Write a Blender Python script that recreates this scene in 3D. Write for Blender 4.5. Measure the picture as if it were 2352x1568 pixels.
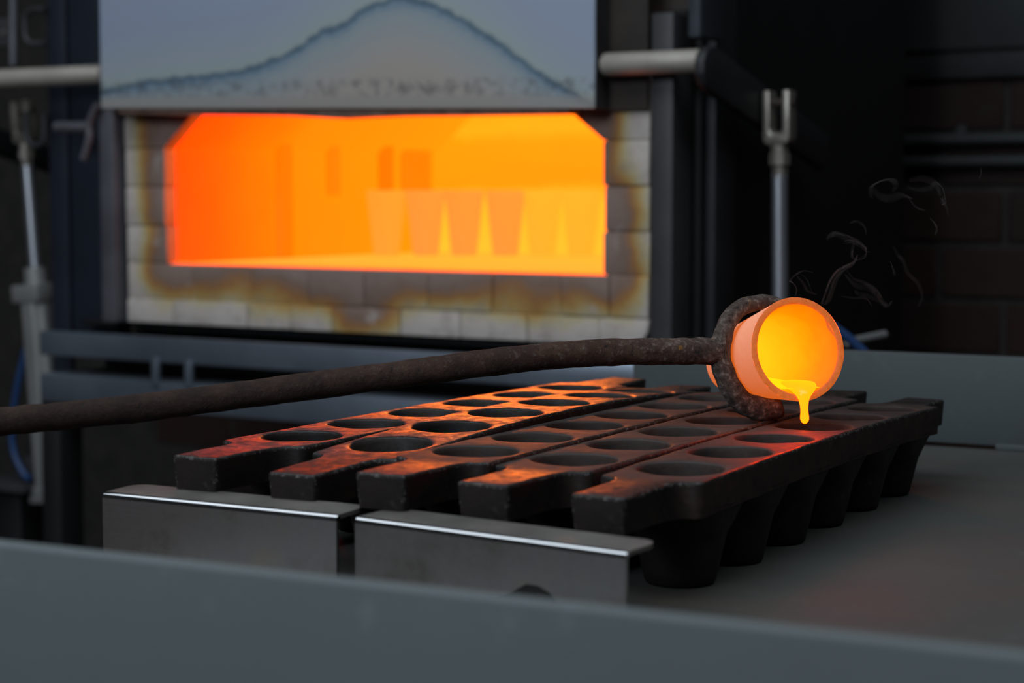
import bpy, bmesh, math, random
from mathutils import Vector, Matrix, noise
random.seed(7)
S = bpy.context.scene
COL = S.collection
for o in list(bpy.data.objects):
    bpy.data.objects.remove(o)

# ------------------------------------------------------------------ camera
F_PX, TH, ZC = 4512.8, math.radians(4.390), 1.25      # focal length in px of a 2352 wide frame, pitch, eye height
cam_d = bpy.data.cameras.new('camera')
cam_d.sensor_width = 36.0
cam_d.lens = F_PX / 2352 * 36
cam_d.clip_start = 0.02
cam_d.clip_end = 60
cam_d.dof.use_dof = True
cam_d.dof.focus_distance = 1.64
cam_d.dof.aperture_fstop = 5.6
cam_d.dof.aperture_blades = 9
cam = bpy.data.objects.new('camera', cam_d)
cam.location = (0, 0, ZC)
cam.rotation_euler = (math.pi / 2 - TH, 0, 0)
COL.objects.link(cam)
S.camera = cam

# ------------------------------------------------------------------ world, lights, exposure
W = bpy.data.worlds.new('workshop_air')
S.world = W
W.use_nodes = True
W.node_tree.nodes['Background'].inputs[0].default_value = (0.80, 0.90, 1.0, 1)
W.node_tree.nodes['Background'].inputs[1].default_value = 0.020


def area(name, loc, target, sx, sy, power, col):
    l = bpy.data.lights.new(name, 'AREA')
    l.shape = 'RECTANGLE'
    l.size, l.size_y, l.energy, l.color = sx, sy, power, col
    o = bpy.data.objects.new(name, l)
    o.location = loc
    o.rotation_euler = (Vector(target) - Vector(loc)).to_track_quat('-Z', 'Y').to_euler()
    COL.objects.link(o)
    return o


# tall workshop window behind and to the left of the camera, and a skylight overhead
area('window_daylight', (-2.6, -1.5, 3.25), (0.1, 2.4, 1.0), 2.2, 1.7, 84, (0.80, 0.90, 1.0))
area('skylight', (-0.3, 1.25, 3.6), (-0.2, 1.4, 1.0), 4.8, 1.8, 54, (0.84, 0.93, 1.0))

S.view_settings.view_transform = 'Standard'
S.view_settings.look = 'None'
S.view_settings.exposure = 0.0
S.view_settings.gamma = 1.0
S.view_settings.use_curve_mapping = False

# ------------------------------------------------------------------ geometry of the view (to measure real places)
_c, _s = math.cos(TH), math.sin(TH)


def ray(px, py):
    u, v = (px - 1176) / F_PX, (py - 784) / F_PX
    return Vector((u, _c - v * _s, -_s - v * _c))


def at_z(px, py, z):
    r = ray(px, py)
    return r * ((z - ZC) / r.z) + Vector((0, 0, ZC))


def at_y(px, py, y):
    r = ray(px, py)
    return r * (y / r.y) + Vector((0, 0, ZC))


def on_plane(px, py, P, N):
    r = ray(px, py)
    C = Vector((0, 0, ZC))
    return C + r * ((P - C).dot(N) / r.dot(N))


# ------------------------------------------------------------------ scene-tree helpers
def tag(o, label=None, cat=None, group=None, kind=None):
    if label: o['label'] = label
    if cat: o['category'] = cat
    if group: o['group'] = group
    if kind: o['kind'] = kind
    return o


def empty(name, loc=(0, 0, 0), rz=0.0):
    o = bpy.data.objects.new(name, None)
    o.location = loc
    o.rotation_euler = (0, 0, rz)
    o.empty_display_size = 0.05
    COL.objects.link(o)
    return o


def link(name, bm, m, parent=None, smooth=None, loc=None):
    me = bpy.data.meshes.new(name)
    bmesh.ops.recalc_face_normals(bm, faces=bm.faces)
    bm.to_mesh(me)
    bm.free()
    if m: me.materials.append(m)
    if smooth is not None:
        me.shade_smooth()
        me.set_sharp_from_angle(angle=math.radians(smooth))
    o = bpy.data.objects.new(name, me)
    COL.objects.link(o)
    if parent: o.parent = parent
    if loc: o.location = loc
    return o


def bm_box(bm, x0, x1, y0, y1, z0, z1, bev=0.0, seg=2):
    vs = [bm.verts.new((x, y, z)) for x in (x0, x1) for y in (y0, y1) for z in (z0, z1)]
    fs = [(0, 1, 3, 2), (4, 6, 7, 5), (0, 4, 5, 1), (2, 3, 7, 6), (0, 2, 6, 4), (1, 5, 7, 3)]
    F = [bm.faces.new([vs[i] for i in f]) for f in fs]
    if bev:
        es = list({e for f in F for e in f.edges})
        bmesh.ops.bevel(bm, geom=es, offset=bev, segments=seg, profile=0.5, affect='EDGES')


def box(name, x0, x1, y0, y1, z0, z1, m, parent=None, bev=0.0, seg=2):
    bm = bmesh.new()
    bm_box(bm, x0, x1, y0, y1, z0, z1, bev, seg)
    return link(name, bm, m, parent, smooth=35 if bev else None)


def bm_lathe(bm, prof, seg=48, M=None, rfun=None):
    """profile of (r, z) turned about z; r = 0 at an end closes it."""
    rings = []
    for (r, z) in prof:
        if r <= 1e-7:
            rings.append([bm.verts.new((0, 0, z))])
        else:
            ring = []
            for i in range(seg):
                a = 2 * math.pi * i / seg
                rr = rfun(r, z, a) if rfun else r
                ring.append(bm.verts.new((rr * math.cos(a), rr * math.sin(a), z)))
            rings.append(ring)
    for A, B in zip(rings, rings[1:]):
        if len(A) == 1 and len(B) == 1: continue
        for i in range(seg):
            j = (i + 1) % seg
            if len(A) == 1: bm.faces.new((A[0], B[i], B[j]))
            elif len(B) == 1: bm.faces.new((A[i], B[0], A[j]))
            else: bm.faces.new((A[i], B[i], B[j], A[j]))
    if M is not None:
        vs = [v for r in rings for v in r]
        bmesh.ops.transform(bm, matrix=M, verts=vs)


def catmull(pts, n=8):
    pts = [Vector(p) for p in pts]
    P = [2 * pts[0] - pts[1]] + pts + [2 * pts[-1] - pts[-2]]
    out = []
    for i in range(1, len(P) - 2):
        a, b, c, d = P[i - 1], P[i], P[i + 1], P[i + 2]
        for k in range(n):
            t = k / n
            out.append(0.5 * ((2 * b) + (c - a) * t + (2 * a - 5 * b + 4 * c - d) * t * t + (3 * b - a - 3 * c + d) * t ** 3))
    out.append(pts[-1])
    return out


def bm_tube(bm, pts, rad, seg=16, flat=1.0, twist=None, cap=True, rough=0.0):
    """tube along points; rad a number or a function of 0..1; flat < 1 gives an elliptic section."""
    n = len(pts)
    up = Vector((0, 0, 1))
    t0 = (pts[1] - pts[0]).normalized()
    if abs(t0.dot(up)) > 0.9: up = Vector((1, 0, 0))
    nrm = (up - t0 * up.dot(t0)).normalized()
    rings = []
    for i, p in enumerate(pts):
        t = (pts[min(i + 1, n - 1)] - pts[max(i - 1, 0)]).normalized()
        nrm = (nrm - t * nrm.dot(t)).normalized()
        bi = t.cross(nrm)
        f = i / (n - 1)
        r = rad(f) if callable(rad) else rad
        tw = twist(f) if twist else 0.0
        ring = []
        for k in range(seg):
            a = 2 * math.pi * k / seg
            x, y = r * math.cos(a), r * flat * math.sin(a)
            x, y = x * math.cos(tw) - y * math.sin(tw), x * math.sin(tw) + y * math.cos(tw)
            q = p + nrm * x + bi * y
            if rough:
                q = q + (q - p).normalized() * rough * noise.noise(q * 90)
            ring.append(bm.verts.new(q))
        rings.append(ring)
    for A, B in zip(rings, rings[1:]):
        for k in range(seg):
            j = (k + 1) % seg
            bm.faces.new((A[k], B[k], B[j], A[j]))
    if cap:
        bm.faces.new(rings[0][::-1])
        bm.faces.new(rings[-1])


def tube(name, pts, rad, m, parent=None, seg=16, **kw):
    bm = bmesh.new()
    bm_tube(bm, [Vector(p) for p in pts], rad, seg, **kw)
    return link(name, bm, m, parent, smooth=50)


def bm_prism(bm, poly, axis, d0, d1, bev=0.0):
    """outline in two axes pushed along the third ('x','y','z')."""
    def mk(p, d):
        return {'x': (d, p[0], p[1]), 'y': (p[0], d, p[1]), 'z': (p[0], p[1], d)}[axis]
    A = [bm.verts.new(mk(p, d0)) for p in poly]
    B = [bm.verts.new(mk(p, d1)) for p in poly]
    n = len(poly)
    F = [bm.faces.new(A), bm.faces.new(B[::-1])]
    for i in range(n):
        F.append(bm.faces.new((A[i], B[i], B[(i + 1) % n], A[(i + 1) % n])))
    bmesh.ops.recalc_face_normals(bm, faces=F)
    if bev:
        bmesh.ops.bevel(bm, geom=list({e for f in F for e in f.edges}), offset=bev, segments=2, profile=0.5, affect='EDGES')


def prism(name, poly, axis, d0, d1, m, parent=None, bev=0.0):
    bm = bmesh.new()
    bm_prism(bm, poly, axis, d0, d1, bev)
    return link(name, bm, m, parent, smooth=35 if bev else None)


# ------------------------------------------------------------------ materials
class NT:
    def __init__(self, name):
        self.m = bpy.data.materials.new(name)
        self.m.use_nodes = True
        self.t = self.m.node_tree
        self.b = self.t.nodes['Principled BSDF']
        self.out = self.t.nodes['Material Output']

    def n(self, kind, **kw):
        x = self.t.nodes.new('ShaderNode' + kind)
        for k, v in kw.items():
            if k.startswith('i_'):
                x.inputs[int(k[2:])].default_value = v
            else:
                setattr(x, k, v)
        return x

    def l(self, a, b):
        self.t.links.new(a, b)

    def coords(self, obj=None):
        tc = self.n('TexCoord')
        if obj: tc.object = obj
        return tc.outputs['Object']

    def noise(self, vec, scale, detail=4.0, rough=0.55, dist=0.0):
        x = self.n('TexNoise')
        x.inputs['Scale'].default_value = scale
        x.inputs['Detail'].default_value = detail
        x.inputs['Roughness'].default_value = rough
        x.inputs['Distortion'].default_value = dist
        self.l(vec, x.inputs['Vector'])
        return x.outputs['Fac']

    def ramp(self, fac, stops, interp='LINEAR'):
        x = self.n('ValToRGB')
        x.color_ramp.interpolation = interp
        e = x.color_ramp.elements
        while len(e) < len(stops): e.new(0.5)
        for el, (p, c) in zip(e, stops):
            el.position = p
            el.color = (c, c, c, 1) if not hasattr(c, '__len__') else (*c, 1)
        self.l(fac, x.inputs['Fac'])
        return x.outputs['Color']

    def math(self, op, a, b=None, c=None, clamp=False):
        x = self.n('Math', operation=op, use_clamp=clamp)
        for i, v in enumerate((a, b, c)):
            if v is None: continue
            if hasattr(v, 'is_linked'): self.l(v, x.inputs[i])
            else: x.inputs[i].default_value = v
        return x.outputs[0]

    def mix(self, fac, a, b, mode='MIX'):
        x = self.n('Mix', data_type='RGBA', blend_type=mode)
        for s, v in ((x.inputs[0], fac), (x.inputs[6], a), (x.inputs[7], b)):
            if hasattr(v, 'is_linked'): self.l(v, s)
            elif hasattr(v, '__len__'): s.default_value = (*v, 1)
            else: s.default_value = v
        return x.outputs[2]

    def bump(self, h, strength, dist=0.002, prev=None):
        x = self.n('Bump')
        x.inputs['Strength'].default_value = strength
        x.inputs['Distance'].default_value = dist
        self.l(h, x.inputs['Height'])
        if prev: self.l(prev, x.inputs['Normal'])
        return x.outputs['Normal']

    def set(self, **kw):
        for k, v in kw.items():
            s = self.b.inputs[{'col': 'Base Color', 'rough': 'Roughness', 'metal': 'Metallic', 'norm': 'Normal', 'spec': 'Specular IOR Level',
                               'ecol': 'Emission Color', 'estr': 'Emission Strength'}[k]]
            if hasattr(v, 'is_linked'): self.l(v, s)
            elif hasattr(v, '__len__'): s.default_value = (*v, 1)
            else: s.default_value = v
        return self.m


def simple(name, col, rough=0.6, metal=0.0, var=0.25, scale=25.0, bump=0.15, spec=0.5):
    t = NT(name)
    v = t.coords()
    f = t.noise(v, scale, 5)
    d = tuple(max(0, x * (1 - var)) for x in col)
    b = tuple(min(1, x * (1 + var)) for x in col)
    c = t.ramp(f, [(0.3, d), (0.7, b)])
    t.set(col=c, rough=rough, metal=metal, spec=spec)
    if bump: t.set(norm=t.bump(t.noise(v, scale * 6, 3), bump))
    return t.m


def m_cast_iron(edge=False, dull=0.0):
    t = NT('worn_iron_edge' if edge else ('scaled_cast_iron' if dull else 'cast_iron'))
    v = t.coords()
    f1, f2, f3 = t.noise(v, 22, 6, 0.6), t.noise(v, 95, 5, 0.65), t.noise(v, 420, 3, 0.6)
    base = t.ramp(f1, [(0.25, (0.006, 0.005, 0.0048)), (0.5, (0.013, 0.0095, 0.008)), (0.75, (0.024, 0.014, 0.010))])
    fleck = t.ramp(f2, [(0.62, 0.0), (0.72, 1.0)])
    col = t.mix(fleck, base, (0.035, 0.030, 0.028))
    geo = t.n('NewGeometry')
    wear = t.math('MULTIPLY', t.ramp(t.noise(v, 260, 6, 0.75), [(0.53, 0.0), (0.68, 1.0)]), 0.55 if edge else 0.0)
    col = t.mix(wear, col, (0.36, 0.34, 0.33))
    sz = t.n('SeparateXYZ')
    t.l(geo.outputs['Normal'], sz.inputs[0])
    worn = t.ramp(sz.outputs['Z'], [(0.70, 0.0), (0.93, 1.0)])             # the top is rubbed smooth, the rest is rough casting skin
    rough = t.mix(worn, t.ramp(f2, [(0.3, 0.55), (0.7, 0.75)]), t.ramp(f2, [(0.25, 0.20), (0.45, 0.30), (0.62, 0.50), (0.8, 0.65)]))
    if dull:                                                   # burnt scale around the cups; the end tabs stay rubbed
        sx = t.n('SeparateXYZ')
        t.l(v, sx.inputs[0])
        body = t.ramp(t.math('ABSOLUTE', sx.outputs['X']), [(0.285, 1.0), (0.315, 0.0)])
        patch = t.ramp(t.noise(v, 16, 5, 0.65), [(0.30, 1.0), (0.66, 0.55)])
        body = t.math('MULTIPLY', t.math('MULTIPLY', body, patch), dull)
        rough = t.mix(body, rough, (0.78, 0.78, 0.78))
        col = t.mix(body, col, t.ramp(f2, [(0.35, (0.022, 0.013, 0.010)), (0.7, (0.052, 0.029, 0.022))]))
    iorm = t.n('MapRange')
    iorm.inputs[3].default_value, iorm.inputs[4].default_value = 1.36, 1.70
    t.l(worn, iorm.inputs[0])
    t.l(iorm.outputs[0], t.b.inputs['IOR'])
    n1 = t.bump(f2, 0.40, 0.0014)
    n2 = t.bump(f3, 0.35, 0.0006, n1)
    return t.set(col=col, rough=rough, metal=t.math('MULTIPLY', wear, 0.9), spec=0.5, norm=n2)


def m_scaled_rod():
    t = NT('scaled_iron_rod')
    v = t.coords()
    f1, f2, f3, f4 = t.noise(v, 30, 6, 0.65), t.noise(v, 190, 8, 0.72), t.noise(v, 60, 3, 0.5, 1.2), t.noise(v, 420, 4)
    base = t.ramp(f1, [(0.3, (0.028, 0.010, 0.006)), (0.5, (0.078, 0.031, 0.016)), (0.68, (0.15, 0.075, 0.045))])
    # grey scale and chalky flakes are thicker towards the hot end
    sep = t.n('SeparateXYZ')
    t.l(v, sep.inputs[0])
    hot = t.ramp(t.math('MULTIPLY_ADD', sep.outputs['X'], 1.6, 0.68), [(0.15, 0.10), (0.70, 0.55), (1.0, 1.0)])
    fl = t.math('MULTIPLY', t.ramp(f2, [(0.55, 0.0), (0.68, 1.0)]), hot)
    c0 = t.mix(t.ramp(t.math('MULTIPLY_ADD', sep.outputs['X'], 1.6, 0.68), [(0.80, 0.0), (0.96, 0.75)]), base, t.ramp(t.math('MULTIPLY_ADD', f2, 0.65, t.math('MULTIPLY', f1, 0.35)), [(0.36, (0.016, 0.012, 0.010)), (0.48, (0.075, 0.058, 0.048)), (0.56, (0.15, 0.12, 0.10)), (0.68, (0.32, 0.28, 0.25))]))
    c1 = t.mix(fl, c0, (0.30, 0.26, 0.23))
    ye = t.math('MULTIPLY', t.ramp(f3, [(0.66, 0.0), (0.70, 1.0)]), t.ramp(t.math('MULTIPLY_ADD', sep.outputs['X'], 1.6, 0.68), [(0.80, 0.0), (0.9, 1.0)]))
    c2 = t.mix(ye, c1, (0.26, 0.13, 0.022))
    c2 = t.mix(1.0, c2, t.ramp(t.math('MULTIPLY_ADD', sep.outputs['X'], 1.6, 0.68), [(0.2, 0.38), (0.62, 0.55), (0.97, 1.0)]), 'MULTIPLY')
    pit = t.ramp(f2, [(0.34, 1.0), (0.42, 0.0)])
    c3 = t.mix(pit, c2, (0.006, 0.005, 0.005))
    n1 = t.bump(f2, 0.8, 0.003)
    n2 = t.bump(f4, 0.4, 0.001, n1)
    return t.set(col=c3, rough=0.78, metal=0.1, norm=n2)


def m_stainless():
    t = NT('stainless_sheet')
    v = t.coords()
    mp = t.n('Mapping')
    mp.inputs['Scale'].default_value = (2.0, 60, 60)
    t.l(v, mp.inputs['Vector'])
    f1, f2 = t.noise(v, 11, 6, 0.62), t.noise(mp.outputs[0], 9, 4)
    col = t.ramp(f1, [(0.34, (0.22, 0.18, 0.15)), (0.46, (0.42, 0.40, 0.38)), (0.60, (0.58, 0.57, 0.57)), (0.72, (0.72, 0.66, 0.60))])
    rough = t.ramp(f1, [(0.3, 0.44), (0.7, 0.30)])
    return t.set(col=col, rough=rough, metal=1.0, norm=t.bump(f2, 0.12, 0.0006))


def m_board(name, lo, hi, stain=None, bump=0.25):
    t = NT(name)
    v = t.coords()
    f1, f2, f3 = t.noise(v, 3.0, 5, 0.6), t.noise(v, 40, 5, 0.6), t.noise(v, 260, 3)
    c = t.ramp(f1, [(0.3, lo), (0.7, hi)])
    if stain:
        c = t.mix(t.math('MULTIPLY', t.ramp(t.noise(v, 7, 6, 0.65), [(0.48, 0.0), (0.68, 1.0)]), 0.7), c, stain)
    c = t.mix(t.math('MULTIPLY', t.ramp(f2, [(0.60, 0.0), (0.75, 1.0)]), 0.35), c, tuple(min(1, x * 1.5) for x in hi))
    c = t.mix(t.ramp(f3, [(0.24, 1.0), (0.28, 0.0)]), c, (0.03, 0.028, 0.025))
    return t.set(col=c, rough=0.72, norm=t.bump(t.noise(v, 180, 4), bump, 0.0008))


def m_emit(name, col, strength=1.0, base=(0.05, 0.02, 0.01), grad=None, obj=None, var=0.0, scale=10.0):
    """glowing hot ceramic; grad = (axis, from, to, colour_from, colour_to) in obj's frame."""
    t = NT(name)
    v = t.coords(obj)
    if grad:
        ax, a0, a1, stops = grad
        sep = t.n('SeparateXYZ')
        t.l(v, sep.inputs[0])
        mr = t.n('MapRange')
        mr.inputs[1].default_value, mr.inputs[2].default_value = a0, a1
        t.l(sep.outputs[ax], mr.inputs[0])
        fac = mr.outputs[0]
        if var:
            fac = t.math('ADD', fac, t.math('MULTIPLY', t.math('SUBTRACT', t.noise(v, scale, 4), 0.5), var))
        x = t.n('ValToRGB')
        e = x.color_ramp.elements
        while len(e) < len(stops): e.new(0.5)
        mx = max(max(c) for _, c in stops)
        for el, (p, c) in zip(e, stops):
            el.position = p
            el.color = tuple(q / mx for q in c) + (1,)
        t.l(fac, x.inputs['Fac'])
        t.set(col=base, ecol=x.outputs['Color'], estr=strength * mx, rough=0.9)
    else:
        mx = max(col)
        c = tuple(q / mx for q in col)
        if var:
            f = t.noise(v, scale, 4)
            cc = t.ramp(f, [(0.3, tuple(q * (1 - var) if i else q for i, q in enumerate(c))), (0.7, tuple(q * (1 + var) if i else q for i, q in enumerate(c)))])
            t.set(ecol=cc)
        else:
            t.set(ecol=c)
        t.set(col=base, estr=strength * mx, rough=0.9)
    return t.m


M_IRON, M_EDGE = m_cast_iron(), m_cast_iron(True)
M_IRON_D1, M_IRON_D2 = m_cast_iron(False, 0.66), m_cast_iron(False, 0.78)
M_ROD = m_scaled_rod()
M_STEEL = m_stainless()
M_BEND = simple('burnished_steel_bend', (0.62, 0.63, 0.65), 0.12, 1.0, 0.06, 30, 0.0)
M_FLANGE = simple('dull_scaled_flange', (0.17, 0.155, 0.14), 0.62, 0.5, 0.3, 20, 0.1)
M_TABLE = m_board('ceramic_board_top', (0.046, 0.049, 0.046), (0.072, 0.074, 0.068), (0.074, 0.060, 0.048))
M_UPST = m_board('grey_green_board', (0.112, 0.134, 0.138), (0.126, 0.150, 0.154), None, 0.12)  # front board, its tone lightened for the stronger light there
M_UPSTB = m_board('shaded_grey_green_board', (0.060, 0.074, 0.078), (0.072, 0.088, 0.092), (0.066, 0.070, 0.066), 0.12)  # back board: same paint with stain blotches, darkened to put weaker light into colour
M_BLACK = simple('black_steel', (0.0055, 0.0055, 0.006), 0.6, 0.0, 0.3, 12, 0.1)
M_CHAR = simple('charcoal_steel', (0.020, 0.020, 0.023), 0.55, 0.1, 0.25, 9, 0.1)
M_DUCT = simple('blue_grey_duct', (0.050, 0.060, 0.072), 0.5, 0.2, 0.25, 9, 0.1)
M_DARK = simple('dark_grey_steel', (0.045, 0.043, 0.046), 0.55, 0.2, 0.25, 9, 0.1)
M_BLUEST = simple('blue_black_steel', (0.020, 0.026, 0.040), 0.5, 0.2, 0.2, 6, 0.1)
M_POST = simple('grey_angle_iron', (0.12, 0.12, 0.135), 0.5, 0.3, 0.3, 9, 0.1)
M_SHELF = simple('galvanised_sheet', (0.25, 0.29, 0.35), 0.36, 0.7, 0.3, 4, 0.05)
M_CREAM = simple('worn_cream_steel', (0.42, 0.38, 0.33), 0.5, 0.2, 0.25, 8, 0.1)
M_ZINC = simple('zinc_plated_steel', (0.34, 0.31, 0.27), 0.4, 0.7, 0.3, 20, 0.1)
M_CHROME = simple('chromed_rod', (0.62, 0.64, 0.70), 0.34, 0.9, 0.08, 6, 0.0)
M_ALU = simple('anodised_aluminium', (0.30, 0.30, 0.29), 0.45, 0.4, 0.12, 5, 0.05)
M_BLUE = simple('blue_hose', (0.020, 0.055, 0.16), 0.4, 0.0, 0.1, 5, 0.0)
M_RUST = simple('brown_rusty_steel', (0.040, 0.030, 0.024), 0.7, 0.1, 0.35, 9, 0.1)
M_MORTAR = simple('dark_mortar', (0.032, 0.028, 0.024), 0.9, 0, 0.3, 20, 0.3)
M_FLOOR = simple('concrete_floor', (0.035, 0.032, 0.03), 0.85, 0, 0.35, 3, 0.2)
M_GREYB = simple('grey_painted_board', (0.042, 0.046, 0.046), 0.6, 0, 0.2, 3, 0.05)


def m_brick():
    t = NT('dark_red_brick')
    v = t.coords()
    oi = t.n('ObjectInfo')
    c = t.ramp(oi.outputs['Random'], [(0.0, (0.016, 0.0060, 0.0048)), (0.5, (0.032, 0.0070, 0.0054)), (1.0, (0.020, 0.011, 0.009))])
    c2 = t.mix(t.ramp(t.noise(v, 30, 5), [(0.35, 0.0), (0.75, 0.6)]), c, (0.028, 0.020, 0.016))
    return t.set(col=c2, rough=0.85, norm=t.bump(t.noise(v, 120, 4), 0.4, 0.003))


M_BRICK = m_brick()

# ------------------------------------------------------------------ the room
TZ = ZC - 0.284                       # table top
FYAW = math.radians(33)               # the furnace front stands turned to the view
FA = Vector((math.cos(FYAW), -math.sin(FYAW), 0))
FB = Vector((math.sin(FYAW), math.cos(FYAW), 0))
_O = at_y(1385, 633, 3.0)
FO = Vector((_O.x, _O.y, 0))          # right lower corner of the furnace mouth, on the floor plan


def fur(px, py, L=0.0):
    """pixel -> (along front, height above eye) on the plane L behind the furnace front."""
    P = FO + FB * L
    q = on_plane(px, py, P, FB)
    return (q - P).dot(FA), q.z - ZC


floor = box('floor', -5, 5, -2, 7.5, -0.1, 0, M_FLOOR)
tag(floor, 'dark concrete workshop floor', None, None, 'structure')

WALL_L = 1.15
wall = empty('wall_back', FO + FB * WALL_L, -FYAW)
tag(wall, 'dark red brick workshop wall behind the furnace', None, None, 'structure')
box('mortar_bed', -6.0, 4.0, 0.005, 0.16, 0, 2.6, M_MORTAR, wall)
BW, BH, JT = 0.265, 0.110, 0.013
bmb = bmesh.new()
bm_box(bmb, 0, BW - JT, 0, 0.10, 0, BH - JT, 0.004, 1)
brick_me = None
a_ref, z_ref = fur(2308, 494, WALL_L)
r0 = ZC + fur(2200, 562, WALL_L)[1] + JT / 2
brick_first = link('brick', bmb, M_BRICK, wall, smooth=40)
cnt = 0
for row in range(-8, 5):
    off = a_ref + JT / 2 + (0 if row % 2 == 0 else BW / 2)
    for k in range(-9, 5):
        x = off + k * BW
        z = r0 + row * BH
        if x < -2.05 or x > 1.25 or (row > -3 and x < -0.35): continue
        o = brick_first if cnt == 0 else brick_first.copy()
        if cnt: COL.objects.link(o)
        o.parent = wall
        o.location = (x, random.uniform(-0.003, 0.003), z)
        cnt += 1

wl = box('wall_left', -4.95, -4.85, -2, 7.5, 0, 3.2, M_MORTAR)
tag(wl, 'dark bare workshop wall far to the left', None, None, 'structure')

# ------------------------------------------------------------------ pouring table with upstands
TYAW = math.radians(27.8)
TX = Vector((math.cos(TYAW), -math.sin(TYAW), 0))
TY = Vector((math.sin(TYAW), math.cos(TYAW), 0))
table = empty('pouring_table', (0.2, 1.6, 0), -TYAW)
tag(table, 'grey board pouring table with raised upstands under the cast iron moulds', 'table')


def tloc(p):
    d = Vector(p) - Vector((0.2, 1.6, 0))
    return d.dot(TX), d.dot(TY), p[2]


RIM = ZC - 0.1815
bx1, by1, _ = tloc(at_z(2210, 1028.5, TZ))        # back upstand foot
fx, fy, _ = tloc(at_z(800, 1322, RIM))            # top edge of the front upstand
xl = tloc(on_plane(1453, 830, at_z(2210, 1028.5, TZ), TY))[0]
box('table_top', xl, 0.95, fy - 0.002, by1 + 0.02, TZ - 0.03, TZ, M_TABLE, table, 0.002)
xj = tloc(at_z(2288, 1033, TZ))[0]
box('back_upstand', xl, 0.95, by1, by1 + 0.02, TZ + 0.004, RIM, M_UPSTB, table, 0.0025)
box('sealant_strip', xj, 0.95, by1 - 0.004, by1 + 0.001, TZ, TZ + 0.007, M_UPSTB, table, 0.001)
box('front_upstand', xl - 0.55, 0.95, fy - 0.010, fy, TZ - 0.16, RIM, M_UPST, table, 0.003, 3)
for lx in (xl + 0.06, 0.86):
    for ly in (fy + 0.06, by1 - 0.06):
        box('table_leg', lx - 0.025, lx + 0.025, ly - 0.025, ly + 0.025, 0, TZ - 0.03, M_DARK, table, 0.003)

# ------------------------------------------------------------------ cast iron moulds
PITCH, HR, MW, PT = 0.0952, 0.031, 0.0792, 0.0255
S_CELL, S_END, S_TIP, TABW = 3 * PITCH, 2.5 * PITCH + 0.056, 2.5 * PITCH + 0.139, 0.0215


def half_w(s):
    s = abs(s)
    a = S_END - 0.007
    if s <= a: return MW / 2
    if s <= S_END:
        q = (s - a) / 0.007
        return MW / 2 - 0.007 * (1 - math.sqrt(max(0, 1 - q * q)))
    b = S_END + 0.020
    if s < b:
        q = (b - s) / 0.020
        return TABW + (MW / 2 - 0.007 - TABW) * (1 - math.sqrt(max(0, 1 - q * q)))
    return TABW - 0.0012 * (s - b) / (S_TIP - b)


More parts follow.
